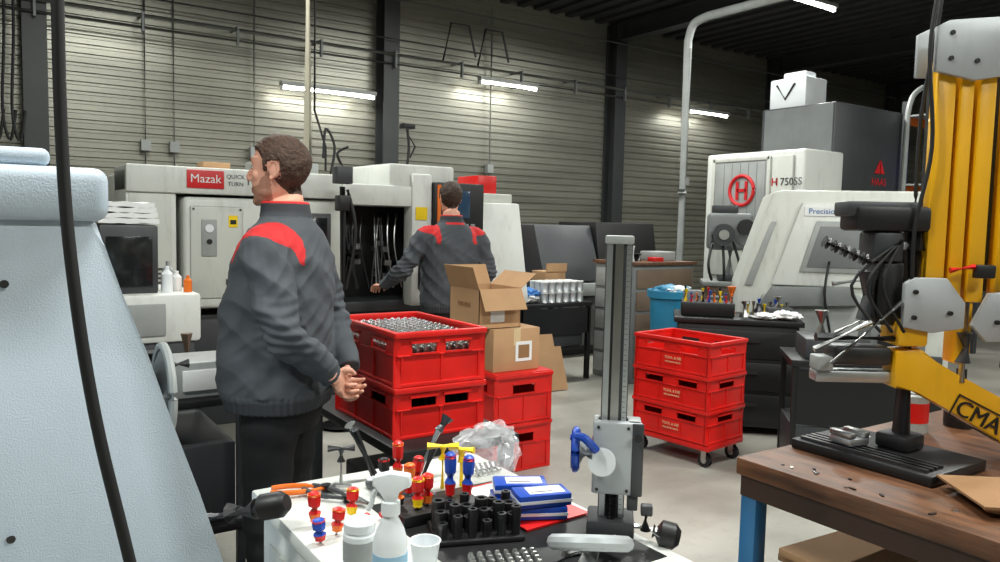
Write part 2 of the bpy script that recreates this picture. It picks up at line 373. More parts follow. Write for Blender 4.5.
for k in range(4):
    V=[];F=[];n=12
    for i in range(n+1):
        for j in range(7):
            x=0.5+0.008*k+i*(0.29-0.015*k)/n; y=4.42+j*0.36/6
            z=1.474+k*0.028+0.010*noise.noise(Vector((x*12,y*12,k*3.0)))
            V.append((x,y,z))
    m0=len(V)
    V+= [(v[0],v[1],max(1.442,v[2]-0.026)) for v in V[:m0]]
    def I(i,j,o=0): return i*7+j+o
    for i in range(n):
        for j in range(6): F.append((I(i,j),I(i+1,j),I(i+1,j+1),I(i,j+1))); F.append((I(i,j,m0),I(i,j+1,m0),I(i+1,j+1,m0),I(i+1,j,m0)))
    for i in range(n): F.append((I(i,0),I(i,0,m0),I(i+1,0,m0),I(i+1,0))); F.append((I(i,6),I(i+1,6),I(i+1,6,m0),I(i,6,m0)))
    for j in range(6): F.append((I(0,j),I(0,j+1),I(0,j+1,m0),I(0,j,m0))); F.append((I(n,j),I(n,j,m0),I(n,j+1,m0),I(n,j+1)))
    b.raw(V,F,paper)
b.done()
b=B('tool_cart')
for z in (0.25,0.76): b.box((0.45,3.05,z),(0.86,3.75,z+0.03),black,0.005)
for x in (0.47,0.84):
    for y in (3.07,3.73): b.box((x-0.015,y-0.015,0.06),(x+0.015,y+0.015,0.77),dgrey); b.cyl((x-0.012,y,0.03),(x+0.012,y,0.03),0.03,rubber)
b.box((0.60,3.1,0.79),(0.82,3.35,0.93),lgrey,0.008); b.box((0.63,3.09,0.82),(0.79,3.105,0.90),paper,0.002)
b.lathe([(0.03,0),(0.03,0.02),(0.012,0.03),(0.012,0.07),(0.022,0.08),(0.022,0.1)],(0.52,3.15,0.79),black)
b.cyl((0.5,3.5,0.79),(0.5,3.5,0.98),0.03,steel); b.cyl((0.62,3.6,0.79),(0.62,3.6,0.9),0.05,darksteel)
b.cyl((0.74,3.55,0.79),(0.74,3.55,0.98),0.025,brown)
for k in range(6): b.cyl((0.49+.05*k,3.4,0.79),(0.49+.05*k,3.4,0.85+.02*(k%3)),0.014,[steel,darksteel,black][k%3],seg=10)
b.box((0.46,3.1,0.28),(0.83,3.7,0.6),dgrey,0.01)
b.done()
b=B('chip_collection_tray'); b.prism([(0.0,0.02),(0.9,0.02),(0.95,0.42),(-0.05,0.42)],'y',3.95,4.3,dgrey,0.01)
for k in range(30): x=random.uniform(.0,.9); b.torus((x,random.uniform(4.0,4.25),.43),random.uniform(.015,.035),.003,(random.random(),random.random(),1),steel,10,rs=4)
b.done()
# ------------------------------------------------------------------ crates
def crate(b,x,y,z,lx=0.6,ly=0.4,h=0.2,rz=0,m=redp):
    M=T(x,y,z)@RZ(rz)
    hx,hy=lx/2,ly/2
    b.box((-hx+.012,-hy+.012,0),(hx-.012,hy-.012,0.008),m,M=M)
    def wall(L,MM,slots):
        t=0.004; z0,z1=0.0,h-0.012; sz0,sz1=h*0.60,h*0.78
        b.box((-L/2,-t,z0),(L/2,t,sz0),m,M=MM); b.box((-L/2,-t,sz1),(L/2,t,z1),m,M=MM)
        edges=[-L/2]+[v for s in slots for v in s]+[L/2]
        for i in range(0,len(edges),2): b.box((edges[i],-t,sz0),(edges[i+1],t,sz1),m,M=MM)
        for s in slots: b.box((s[0]-.008,-.012,sz0-.01),(s[1]+.008,0,sz0),m,M=MM); b.box((s[0]-.008,-.012,sz1),(s[1]+.008,0,sz1+.01),m,M=MM)
        n=max(2,int(L/0.16))
        for i in range(n+1):
            xx=-L/2+0.02+(L-0.04)*i/n
            b.box((xx-.004,-.010,0.012),(xx+.004,0,sz0-.012),m,M=MM)
        b.box((-L/2,-.013,0.0),(L/2,0,0.014),m,0.002,M=MM); b.box((-L/2,-.012,h*0.55),(L/2,0,h*0.58),m,0.002,M=MM)
        b.box((-L/2-.012,-.018,h-.024),(L/2+.012,.006,h),m,0.004,M=MM)
    for sg in (0,math.pi):
        wall(lx-.03,M@RZ(sg)@T(0,-hy+.018,0),[(-.20,-.06),(.06,.20)])
        wall(ly-.03,M@RZ(sg+math.pi/2)@T(0,-hx+.018,0),[(-.13,-.02),(.02,.13)] if h>.2 and h<.25 and lx>.61 else [(-.08,.08)])
    for sx in (-1,1):
        for sy in (-1,1): b.cyl((sx*(hx-.02),sy*(hy-.02),0),(sx*(hx-.02),sy*(hy-.02),h-.004),0.018,m,seg=12,M=M)
b=B('parts_crate_stack',(1.51,2.94,0.645))
crate(b,0,0,0,0.62,0.42,0.205,math.pi/2); crate(b,0,0,0.207,0.62,0.42,0.215,math.pi/2)
b.box((-0.18,-0.28,0.01),(0.18,0.28,0.02),dgrey)
for i in range(10):
    for j in range(15):
        x=-0.158+i*0.035+random.uniform(-.002,.002); y=-0.26+j*0.037
        b.lathe([(0.011,0),(0.011,0.130),(0.006,0.135),(0.006,0.155),(0.009,0.16),(0.009,0.180),(0.003,0.185)],(x,y,0.218),steel,seg=8)
        b.cyl((x,y,0.02),(x,y,0.16),0.011,darksteel,seg=7)
b.done()
def caster(b,x,y,z0,M=None):
    b.cyl((x-.014,y,z0+0.045),(x+.014,y,z0+0.045),0.045,rubber,seg=18,M=M); b.cyl((x-.017,y,z0+0.045),(x+.017,y,z0+0.045),0.02,lgrey,seg=12,M=M)
    for s in (-.02,.017): b.box((x+s,y-.018,z0+.04),(x+s+.003,y+.018,z0+.11),steel,M=M)
    b.box((x-.03,y-.03,z0+.105),(x+.03,y+.03,z0+.11),steel,M=M)
b=B('red_crate_stack',(2.69,4.0,0))
for k in range(2): crate(b,0,0,k*0.3,0.62,0.43,0.295,math.pi/2)
b.box((-0.21,-0.3,0.592),(0.21,0.3,0.602),redp,0.003)
b.done()
b=B('red_crate_dolly',(3.84,3.45,0),math.radians(7))
b.box((-0.2,-0.3,0.11),(0.2,0.3,0.15),redd,0.008)
for sx in (-.15,.15):
    for sy in (-.25,.25): caster(b,sx,sy,0)
for k in range(3): crate(b,0,0,0.152+k*0.213,0.6,0.42,0.21,math.pi/2)
for k in range(3):
    b.text('TOOL & DIE',0.024,T(-0.2075,-0.02,0.152+k*0.213+0.082)@FX,tape)
    b.text('PRECISION PARTS',0.015,T(-0.2075,-0.02,0.152+k*0.213+0.055)@FX,tape)
b.done()
def cbox(b,x0,y0,z0,x1,y1,z1,flaps=False,M=None):
    t=0.004
    if not flaps:
        b.box((x0,y0,z0),(x1,y1,z1),card,0.003,M=M); b.box(((x0+x1)/2-.025,y0-.001,z0+(z1-z0)*.6),((x0+x1)/2+.025,y1+.001,z1+.001),tape,M=M)
        return
    b.box((x0,y0,z0),(x1,y1,z0+t),card,M=M)
    b.box((x0,y0,z0),(x0+t,y1,z1),card,M=M); b.box((x1-t,y0,z0),(x1,y1,z1),card,M=M)
    b.box((x0,y0,z0),(x1,y0+t,z1),card,M=M); b.box((x0,y1-t,z0),(x1,y1,z1),card,M=M)
b=B('cardboard_box')
cbox(b,2.50,3.76,0.604,2.84,4.17,0.86); b.box((2.66,3.757,0.66),(2.78,3.76,0.78),paper); b.box((2.68,3.755,0.68),(2.76,3.758,0.76),cardd); b.done()
b=B('cardboard_box')
cbox(b,2.42,3.80,0.862,2.72,4.14,1.10,True)
w=0.14
for (Mx,L) in ((T(2.42,3.97,1.10)@RZ(math.pi/2)@RX(-0.35),0.34),(T(2.72,3.97,1.10)@RZ(-math.pi/2)@RX(-0.9),0.34),(T(2.57,3.80,1.10)@RX(math.pi)@RX(-0.5),0.3),(T(2.57,4.14,1.10)@RX(-0.5),0.3)):
    b.box((-L/2,-0.002,0),(L/2,0.002,w),card,M=Mx)
b.text('THIS SIDE',0.035,T(2.418,3.97,1.0)@FX,cardd)
b.box((2.5,3.797,0.9),(2.6,3.80,0.98),paper); b.done()
b=B('black_steel_table')
b.box((1.26,2.5,0.605),(1.80,3.5,0.645),black,0.006)
for x in (1.30,1.76):
    for y in (2.54,3.46): b.box((x-.025,y-.025,0),(x+.025,y+.025,0.605),dgrey,0.004)
b.box((1.30,2.53,0.2),(1.76,3.47,0.225),black); b.box((1.34,2.6,0.225),(1.7,3.2,0.42),dgrey,0.01)
b.done()
b=B('flattened_cardboard',(4.1,5.36,0.004),math.radians(-6))
M=RX(-0.38); b.box((-0.24,0,0),(0.20,0.006,0.52),card,M=M); b.box((-0.10,-0.012,0),(0.26,-0.004,0.40),card,M=M); b.box((-0.02,-0.0135,0.02),(-0.015,-0.012,0.39),cardd,M=M); b.done()
b=B('black_work_table')
b.box((4.03,5.65,0.71),(4.9,6.3,0.75),black,0.005)
for x in (4.06,4.87):
    for y in (5.68,6.27): b.box((x-.02,y-.02,0),(x+.02,y+.02,0.71),black)
b.box((4.06,5.68,0.3),(4.87,6.27,0.32),black); b.box((4.35,5.7,0.32),(4.8,6.2,0.6),dgrey,0.01); b.box((4.06,5.66,0.45),(4.87,5.67,0.7),black)
b.done()
b=B('stacked_tin_cans')
for lv in range(2):
    for i in range(6):
        for j in range(3):
            b.lathe([(0.036,0),(0.038,0.004),(0.036,0.008),(0.036,0.088)],(4.36+i*0.085,5.72+j*0.085,0.751+lv*0.1),alu,seg=16)
            b.lathe([(0.038,0.088),(0.038,0.098),(0.034,0.098)],(4.36+i*0.085,5.72+j*0.085,0.751+lv*0.1),paper,seg=16)
b.done()
b=B('blue_parts_bag'); b.blob((4.19,5.81,0.80),(0.13,0.12,0.055),paper,.35,2,1,zmin=.752); b.blob((4.2,5.77,0.84),(0.11,0.08,0.05),mat('light_blue_cloth',(60,120,190),.7),.4,2.4,3,zmin=.80); b.done(1.2)
b=B('white_parts_bag'); b.blob((4.2,6.1,0.86),(0.11,0.09,0.10),whitepl,.35,2,5,zmin=.752); b.done(1.2)
b=B('open_cardboard_carton'); b.box((4.6,6.02,0.752),(4.85,6.25,1.02),card,0.004); b.box((4.6,6.0,1.02),(4.85,6.02,1.1),card); b.done()
for x in (4.02,4.14):
    b=B('fire_extinguisher',(x,7.6,0)); b.cyl((0,0,0),(0,0,1.12),0.03,black); 
    b.lathe([(0.055,1.12),(0.06,1.14),(0.06,1.45),(0.035,1.52),(0.02,1.53),(0.02,1.58)],(0,0,0),redd); b.box((-.05,-.015,1.56),(.03,.015,1.59),black); b.box((-.04,-.061,1.25),(.04,-.058,1.4),paper); b.done()
b=B('red_hose_box'); b.box((3.6,7.8,0),(3.9,8.1,1.6),lgrey,0.01); b.box((3.6,7.75,1.6),(3.95,8.1,1.95),redd,0.01); b.done()
b=B('welding_cabinet')
b.box((5.0,6.75,0),(6.7,7.5,0.85),dgrey,0.01)
b.prism([(6.55,0.86),(6.78,1.48),(7.4,1.48),(7.4,0.86)],'x',5.0,5.8,dgrey,0.012)
b.prism([(6.60,0.86),(6.72,1.52),(7.4,1.52),(7.4,0.86)],'x',5.83,6.75,black,0.012)
b.box((5.2,6.52,0.7),(6.5,6.76,0.84),lgrey,0.01)
for k in range(5): b.box((5.1+k*0.3,6.74,0.1),(5.34+k*0.3,6.755,0.65),grey,0.006)
b.done()
b=B('office_chair',(5.75,8.2,0)); b.cyl((0,0,0.05),(0,0,0.45),0.03,steel)
for k in range(5):
    a=k*2*math.pi/5; b.tube([(0,0,0.12),(0.3*math.cos(a),0.3*math.sin(a),0.07)],0.018,black); b.ell((0.3*math.cos(a),0.3*math.sin(a),0.03),(.03,.03,.03),black)
b.box((-.24,-.24,.45),(.24,.24,.52),black,0.03); b.box((-.22,.2,.6),(.22,.26,1.72),black,0.03); b.box((-.02,.18,.45),(.02,.22,.8),steel); b.done()
b=B('drawer_cabinet')
b.box((5.05,5.25,0),(5.85,5.8,1.12),grey,0.01)
for k in range(5): b.box((5.035,5.28,0.06+k*0.21),(5.05,5.77,0.24+k*0.21),lgrey,0.005); b.box((5.02,5.42,0.17+k*0.21),(5.035,5.62,0.185+k*0.21),black)
for k in range(5): b.box((5.08,5.235,0.06+k*0.21),(5.82,5.25,0.24+k*0.21),brown,0.005)
b.box((5.03,5.22,1.12),(5.87,5.82,1.15),wood,0.004); b.cyl((5.3,5.5,1.15),(5.3,5.5,1.22),0.06,darksteel); b.box((5.5,5.4,1.15),(5.75,5.65,1.24),lgrey,0.01)
b.cyl((5.15,5.4,1.15),(5.15,5.4,1.3),0.03,whitepl); b.box((5.36,5.3,1.15),(5.48,5.4,1.19),redd,0.004)
for k in range(5): b.cyl((5.1+k*.05,5.7,1.15),(5.1+k*.05,5.7,1.2+.03*(k%3)),0.018,[dgrey,blue,steel][k%3],seg=10)
b.done()
b=B('pedestal_drill',(6.45,5.30,0),math.radians(-45))
b.box((-.25,-.25,0),(.25,.25,.9),brown,0.01); b.box((-.28,-.28,.9),(.28,.28,.94),lgrey,0.005)
b.box((-.12,-.1,.94),(.12,.12,1.0),dgrey,0.01); b.cyl((0,.05,1.0),(0,.05,1.35),0.05,lgrey)
b.box((-.24,-.14,1.26),(.20,.16,1.64),grey,0.04,seg=3); b.cyl((-.1,-.14,1.42),(-.1,-.3,1.42),0.11,dgrey); b.cyl((-.1,-.3,1.42),(-.1,-.33,1.42),0.05,steel)
b.cyl((.12,-.14,1.5),(.12,-.24,1.5),0.08,black); b.cyl((.2,0,1.4),(.36,0,1.4),0.11,dgrey); b.box((-.2,-.1,1.64),(.05,.1,1.72),dgrey,0.01)
for k in range(3):
    a=k*2.09+.4; b.tube([(.1,-.25,1.3),(.1+.2*math.cos(a),-.27,1.3+.2*math.sin(a))],0.012,steel); b.ell((.1+.2*math.cos(a),-.27,1.3+.2*math.sin(a)),(.03,.03,.03),black)
for k in range(3): b.tube(smooth_path([(-.2+.1*k,-.2,1.35),(-.24+.15*k,-.32,1.12),(-.2+.12*k,-.3,.96)],5),0.014,rubber)
b.done()
b=B('blue_waste_bin',(4.9,4.62,0))
b.lathe([(0.15,0),(0.19,0.88),(0.215,0.89),(0.215,0.95),(0.185,0.95),(0.18,0.85)],(0,0,0),binb,24); b.blob((0,0,0.92),(.16,.16,.07),binb,.3,2,2); b.blob((0,-.08,.95),(.11,.07,.04),paper,.4,2,4); b.done(1.0)
# ------------------------------------------------------------------ milling centre
b=B('machining_center')
b.box((7.0,4.86,0),(7.68,6.15,2.32),white,0.03,seg=3)
b.box((6.97,4.98,0.95),(7.0,6.05,2.26),white2,0.012)
b.box((6.955,5.28,1.55),(6.975,5.98,2.22),lgrey,0.006)
for (a,c,d,e) in ((5.25,6.01,2.22,2.26),(5.25,6.01,1.51,1.55)): b.box((6.945,a,d),(6.975,c,e),white2,0.004)
for y in (5.24,5.98): b.box((6.945,y,1.51),(6.975,y+.04,2.26),white2,0.004)
b.torus((6.95,5.60,1.9),0.16,0.02,(1,0,0),logored,40); 
for y in (5.54,5.66): b.box((6.945,y-.018,1.8),(6.955,y+.018,2.0),logored)
b.box((6.945,5.54,1.885),(6.955,5.66,1.92),logored)
for k in range(6): b.box((6.953,5.3+k*.11,1.57),(6.956,5.305+k*.11,2.2),grey)
b.text('I 750SS',0.11,T(6.965,5.02,1.98)@FX,dgrey); b.text('H',0.12,T(6.965,5.19,1.98)@FX,logored)
b.box((6.9,5.1,1.1),(7.0,5.16,1.5),black,0.01); b.box((6.962,5.05,1.6),(6.972,5.15,1.7),ylw)
b.box((7.69,5.0,0),(9.05,5.95,2.88),dgrey,0.02)
b.box((7.68,5.02,2.34),(7.69,5.9,2.86),grey)
b.text('HAAS',0.12,T(8.6,4.995,2.05)@FY,logored); b.prism([(8.5,2.15),(8.6,2.3),(8.6,2.15)],'y',4.99,4.998,logored); b.prism([(8.7,2.15),(8.62,2.3),(8.62,2.15)],'y',4.99,4.998,logored)
b.box((7.75,5.42,2.88),(8.15,5.9,3.22),whitepl,0.02); b.box((7.85,5.5,3.22),(8.05,5.8,3.30),whitepl,0.02)
b.tube([(7.74,5.8,3.15),(7.74,5.68,2.98),(7.74,5.56,3.15)],0.012,black,6)
b.tube(smooth_path([(9.0,4.93,0),(9.0,4.93,2.4),(9.05,4.93,3.0),(9.3,4.93,3.2)],5),0.03,lgrey,10)
b.done()
b=B('storage_rack')
for (x,y) in ((10.2,4.6),(10.2,5.6),(12.4,4.6),(12.4,5.6)): b.box((x-.04,y-.04,0),(x+.04,y+.04,3.2),dgrey)
for z in (0.9,2.0,2.9): b.box((10.2,4.58,z),(12.4,4.62,z+.1),orange); b.box((10.2,5.58,z),(12.4,5.62,z+.1),orange); b.box((10.2,4.6,z+.1),(12.4,5.6,z+.12),lgrey)
for (x,z,h,m) in ((10.7,1.02,.5,card),(11.4,1.02,.6,grey),(10.8,2.12,.5,blue),(11.6,2.12,.4,card),(11.2,3.02,.5,dgrey)): b.box((x-.3,4.75,z),(x+.3,5.4,z+h),m,0.01)
b.done()
b=B('engine_lathe',(5.45,3.60,0),math.radians(-48))
b.prism([(-0.62,0.0),(-0.62,1.02),(-0.38,1.78),(-0.30,1.80),(0.95,1.80),(0.95,0.0)],'y',0,0.85,white2,0.02)
b.prism([(-0.36,1.05),(-0.16,1.70),(0.95,1.70),(0.95,1.05)],'y',-0.03,0.01,white,0.012); b.prism([(-0.16,1.16),(-0.05,1.56),(0.36,1.56),(0.40,1.52),(0.40,1.16)],'y',-0.045,-0.025,lgrey,0.008); b.prism([(-0.11,1.20),(-0.02,1.52),(0.32,1.52),(0.36,1.48),(0.36,1.20)],'y',-0.05,-0.04,grey,0.004)
b.box((-0.14,-0.036,1.60),(0.5,-0.028,1.67),paper); b.text('Precision Tool Grinder',0.06,T(0.17,-0.038,1.635)@FY,logoblue)
b.prism([(-0.54,0.62),(-0.42,0.98),(0.28,1.0),(0.34,0.94),(0.34,0.62)],'y',-0.05,0.01,lgrey,0.015); b.prism([(-0.46,0.88),(-0.36,1.04),(0.22,1.06),(0.28,0.92)],'y',-0.12,-0.04,grey,0.01)
b.prism([(-0.56,1.04),(-0.50,1.04),(-0.34,1.55),(-0.38,1.55)],'y',-0.012,0.002,lgrey,0.003)
b.box((0.42,-0.07,1.1),(0.45,-0.03,1.5),black,0.01); b.box((0.5,-.1,0.9),(0.9,0,1.5),dgrey,0.015)
b.tube(smooth_path([(0.05,-0.08,1.25),(0.02,-0.14,1.0),(0.08,-0.1,0.7)],5),0.01,rubber)
for k in range(4): b.tube(smooth_path([(0.55+.08*k,-0.1,1.45),(0.5+.1*k,-0.2,1.2),(0.6+.05*k,-0.12,0.85)],5),0.012,rubber)
b.box((0.55,-0.16,1.2),(0.8,-0.1,1.42),black,0.01); b.cyl((0.62,-.16,1.34),(0.62,-.19,1.34),.03,redd); b.cyl((0.72,-.16,1.34),(0.72,-.18,1.34),.02,ylw)
b.box((-0.55,-0.03,0.05),(0.9,0.0,0.55),dgrey,0.01)
b.done()
b=B('black_tool_cabinet',(4.50,3.60,0),math.radians(-46))
b.box((-0.42,0.0,0.06),(0.42,0.5,0.80),black,0.01); b.box((-0.45,-0.02,0.80),(0.45,0.52,0.84),black,0.006)
for k in range(3): b.box((-0.4,-0.012,0.1+k*0.23),(0.4,0,0.30+k*0.23),black,0.005); b.box((-0.15,-0.03,0.22+k*0.23),(0.15,-0.012,0.24+k*0.23),darksteel)
for sx in (-.38,.38): b.box((sx-.03,0.02,0),(sx+.03,0.48,0.06),black)
b.done()
b=B('tool_holder_collection',(4.50,3.60,0.842),math.radians(-46))
b.box((-0.40,0.08,0),(-0.02,0.34,0.10),black,0.008); b.blob((0.34,0.1,0.03),(.08,.08,.03),paper,.4,2,7,zmin=0)
cm=[ylw,redd,steel,black,blue,orange]
for i in range(9):
    x=-0.37+i*0.042; h=random.uniform(0.04,0.12); m=cm[i%6]
    b.cyl((x,0.15,0.1),(x+random.uniform(-.01,.01),0.15,0.1+h),0.013,m,seg=10); b.cyl((x,0.26,0.1),(x,0.26,0.1+h*1.2),0.011,cm[(i+3)%6],seg=10)
b.lathe([(0.04,0),(0.035,0.02),(0.015,0.04),(0.015,0.09),(0.03,0.1),(0.03,0.12)],(0.06,0.16,0),steel); b.lathe([(0.035,0),(0.035,0.05),(0.02,0.07),(0.02,0.1)],(0.16,0.2,0),darksteel)
b.blob((0.2,0.08,0.02),(0.09,0.06,0.025),paper,.4,2,9,zmin=0); b.cyl((-.02,.42,0),(-.02,.42,.2),0.035,orange)
for k in range(8): b.cyl((0.1+k*.04,.38,0),(0.1+k*.04,.38,.08+.02*(k%3)),0.015,cm[(k*2)%6],seg=10)
b.box((-0.2,.38,0),(-.08,.5,.12),dgrey,.008); b.box((-.38,.4,0),(-.24,.5,.16),grey,.008)
b.box((0.22,.2,0),(.4,.32,.07),dgrey,.006); b.cyl((.3,.26,.07),(.3,.26,.15),.03,steel)
b.done(1.0)
b=B('dark_work_trolley',(4.33,2.62,0),math.radians(-46))
b.box((-0.38,-0.25,0.70),(0.45,0.25,0.74),black,0.006); b.box((-0.36,-0.23,0.1),(0.43,0.23,0.35),dgrey,0.01)
for sx in (-.35,.42):
    for sy in (-.22,.22): b.box((sx-.015,sy-.015,0),(sx+.015,sy+.015,.7),black)
b.box((-0.3,-0.2,0.74),(0.0,0.15,0.86),dgrey,0.01); b.box((0.06,-0.15,0.74),(0.36,0.15,0.95),grey,0.015); b.cyl((-.2,-.1,.86),(-.2,-.1,1.02),.04,steel); b.tube([(-.1,0,.88),(.1,-.1,1.02)],.012,steel); b.box((0.1,-.17,.8),(.3,-.15,.9),black)
b.cyl((.2,0,.95),(.2,0,1.2),.05,darksteel); b.box((.1,-.08,1.15),(.34,.1,1.3),black,.015); b.tube([(.1,-.05,1.22),(-.15,-.1,1.18)],.015,steel)
b.box((-.34,-.24,.36),(.42,-.22,.68),black)
b.done()
# ------------------------------------------------------------------ RIGHT bench
b=B('wooden_workbench')
b.box((1.63,-0.4,0.855),(3.4,1.29,0.9),wood,0.004); b.box((1.64,-0.39,0.80),(3.39,1.28,0.855),wooded)
for x in (1.665,3.36):
    for y in (-0.36,1.255): b.box((x-.024,y-.024,0),(x+.024,y+.024,0.80),bluep,0.003)
b.box((1.65,-0.35,0.40),(3.38,1.25,0.43),bluep); b.box((1.65,-0.35,0.12),(1.69,1.25,0.16),bluep)
b.done()
b=B('cardboard_sheets_stack')
for k in range(9):
    M=T(2.05,0.85,0.432+k*0.025)@RZ(random.uniform(-.12,.12)); b.box((-0.33,-0.36,0),(0.36,0.36,0.02),card if k%3 else cardd,0.003,M=M)
b.done()
b=B('cardboard_pieces')
for k in range(5):
    M=T(1.87-0.012*k,0.70+.01*k,0.901+k*0.006)@RZ(0.3+k*0.15); b.box((-0.07,-0.08,0),(0.14,0.07,0.005),card if k%2 else cardd,M=M)
b.done()
b=B('pneumatic_manipulator',(2.0,1.06,0.9),math.radians(-34))
RM=RZ(math.radians(34))
b.box((-0.17,-0.17,0),(0.10,0.21,0.028),black,0.006,M=RM)
for k in range(4): b.box((-0.155+k*0.022,-0.15,0.028),(-0.145+k*0.022,0.19,0.036),darksteel,M=RM)
b.box((-0.04,-0.04,0.028),(0.05,0.05,0.07),black,0.01,M=RM)
b.cyl((0,0,0.03),(0,0,0.62),0.024,black,seg=20)
def Z(y): return 0.6-0.00259*(y-231)
b.prism([(-0.045,Z(350)),(0.02,Z(347)),(0.10,Z(372)),(0.27,Z(402)),(0.40,Z(425)),(0.40,Z(462)),(0.26,Z(445)),(0.10,Z(408)),(0.02,Z(388)),(-0.045,Z(388))],'y',-0.035,0.035,yellow,0.008)
MT=T(0.178,-0.037,Z(415))@RY(math.radians(26))@FY
b.text('CMA',0.060,MT,black,0.002)
for (x0,x1,y0,y1) in ((-.075,.075,-.032,-.028),(-.075,.075,.028,.032),(-.075,-.071,-.032,.032)): b.box((x0,y0,0),(x1,y1,0.002),black,M=MT)
b.box((-0.05,-0.05,Z(345)),(0.03,0.05,Z(318)),yellow,0.01)
b.prism([(-0.045,Z(325)),(-0.045,Z(282)),(-0.02,Z(276)),(0.06,Z(276)),(0.11,Z(300)),(0.11,Z(325)),(0.03,Z(330))],'y',-0.062,-0.045,platem,0.003)
b.prism([(0.13,Z(322)),(0.17,Z(290)),(0.30,Z(285)),(0.32,Z(300)),(0.30,Z(335)),(0.17,Z(338))],'y',-0.062,-0.045,platem,0.003)
for (x,y) in ((-0.02,290),(-0.02,315),(0.07,310),(0.19,318),(0.26,300),(0.26,325)): b.cyl((x,-0.062,Z(y)),(x,-0.07,Z(y)),0.006,black,seg=12)
for (x0,x1) in ((0.018,0.066),(0.078,0.112),(0.126,0.168),(0.196,0.240)):
    b.box((x0,-0.035,Z(300)),(x1,0.0,Z(58)),yellow,0.004)
b.box((0.03,0.02,Z(290)),(0.22,0.035,Z(70)),black)
b.prism([(0.0,Z(78)),(0.0,Z(36)),(0.03,Z(30)),(0.27,Z(22)),(0.30,Z(30)),(0.30,Z(50)),(0.22,Z(78)),(0.1,Z(86))],'y',-0.055,-0.038,platem,0.003)
b.prism([(0.0,Z(78)),(0.0,Z(36)),(0.03,Z(30)),(0.27,Z(22)),(0.30,Z(30)),(0.22,Z(78))],'y',0.036,0.05,platem,0.003)
for (x,y) in ((0.035,42),(0.035,66),(0.10,68),(0.2,40),(0.2,62),(0.26,36)): b.cyl((x,-0.055,Z(y)),(x,-0.06,Z(y)),0.006,black,seg=12)
b.cyl((0.13,-0.03,Z(330)),(0.13,-0.03,Z(360)),0.02,dgrey); b.cyl((0.13,-0.03,Z(300)),(0.13,-0.03,Z(380)),0.009,steel)
b.box((0.11,-0.03,Z(362)),(0.15,0.03,Z(300)),yellow,0.006)
b.cyl((0.06,-0.07,Z(268)),(0.12,-0.07,Z(264)),0.008,redd,seg=8); b.box((0.12,-0.08,Z(275)),(0.17,-0.06,Z(262)),black,0.004)
b.tube(smooth_path([(0.0,-0.05,Z(-10)),(-0.02,-0.06,Z(60)),(0.0,-0.06,Z(150)),(-0.03,-0.06,Z(230)),(-0.02,-0.05,Z(300))],6),0.005,rubber)
b.tube(smooth_path([(0.2,-0.05,Z(250)),(0.24,-0.08,Z(330)),(0.2,-0.08,Z(360)),(0.3,-0.06,Z(380))],6),0.006,rubber)
b.box((-0.17,-0.05,Z(232)),(0.02,0.06,Z(207)),black,0.012); b.box((-0.19,-0.04,Z(218)),(0.0,0.05,Z(203)),dgrey,0.008)
b.box((-0.12,-0.04,Z(262)),(-0.04,0.05,Z(232)),dgrey,0.01); b.cyl((0,0,Z(250)),(0,0,Z(212)),0.034,darksteel)
b.box((-0.10,-0.03,Z(325)),(-0.03,0.04,Z(262)),black,0.01); b.cyl((-0.12,-.02,Z(320)),(-0.12,-.02,Z(272)),0.025,dgrey)
b.tube([(-0.25,-0.05,Z(243)),(-0.13,-0.05,Z(262))],0.008,darksteel,8)
for k in range(5): b.cyl((-0.25+k*0.024,-0.05,Z(243+k*3.8)),(-0.24+k*0.024,-0.05,Z(244.6+k*3.8)),0.016,black,seg=12)
b.tube([(-0.27,-0.07,Z(348)),(-0.13,-0.07,Z(320))],0.008,steel,8)
b.tube([(-0.22,-0.06,Z(362)),(-0.05,-0.06,Z(300))],0.006,steel,8)
b.tube([(-0.25,-0.03,Z(338)),(0.0,-0.03,Z(338))],0.012,darksteel,8)
b.box((-0.24,-0.02,Z(384)),(-0.03,0.03,Z(372)),alu,0.006); b.box((-0.24,-0.03,Z(372)),(-0.20,0.03,Z(358)),lgrey,0.004)
b.box((-0.20,-0.03,Z(366)),(-0.05,0.05,Z(347)),darksteel,0.01)
for k in range(3): b.tube(smooth_path([(-0.05,-0.04,Z(240)),(-0.1-k*.04,-0.06,Z(285)),(-0.04-k*.03,-0.06,Z(330))],5),0.004,rubber,6)
b.tube(smooth_path([(0.0,0,Z(205)),(0.0,0,Z(120)),(0.02,-0.02,Z(20)),(0.04,0,Z(-60))],6),0.005,rubber,6)
b.done()
b=B('silver_machine_vise',(1.93,1.13,0.937),math.radians(-10))
b.box((-0.07,-0.03,0),(0.0,0.04,0.02),alu,0.004); b.box((-0.07,-0.03,0.02),(-0.05,0.04,0.035),steel,0.003); b.box((-0.02,-0.03,0.02),(0,0.04,0.035),steel,0.003); b.cyl((0,0,0.012),(0.03,0,0.012),0.006,steel); b.done()
b=B('black_oil_bottle',(2.5,1.15,0.9)); b.lathe([(0.04,0),(0.042,0.01),(0.042,0.12),(0.015,0.15),(0.015,0.18)],(0,0,0),black); b.done()
b=B('grease_can',(2.32,1.2,0.9)); b.lathe([(0.045,0),(0.045,0.11),(0.04,0.115),(0.04,0.12)],(0,0,0),lgrey); b.lathe([(0.0455,0.03),(0.0455,0.09)],(0,0,0),redd); b.done()
b=B('metal_scrap_pile')
for k in range(30):
    x=random.uniform(2.06,2.6); y=random.uniform(0.35,0.76); a=random.uniform(0,3); l=random.uniform(.01,.03)
    b.box((-l,-.004,0),(l,.004,.006),random.choice([steel,darksteel,paper]),M=T(x,y,0.9)@RZ(a))
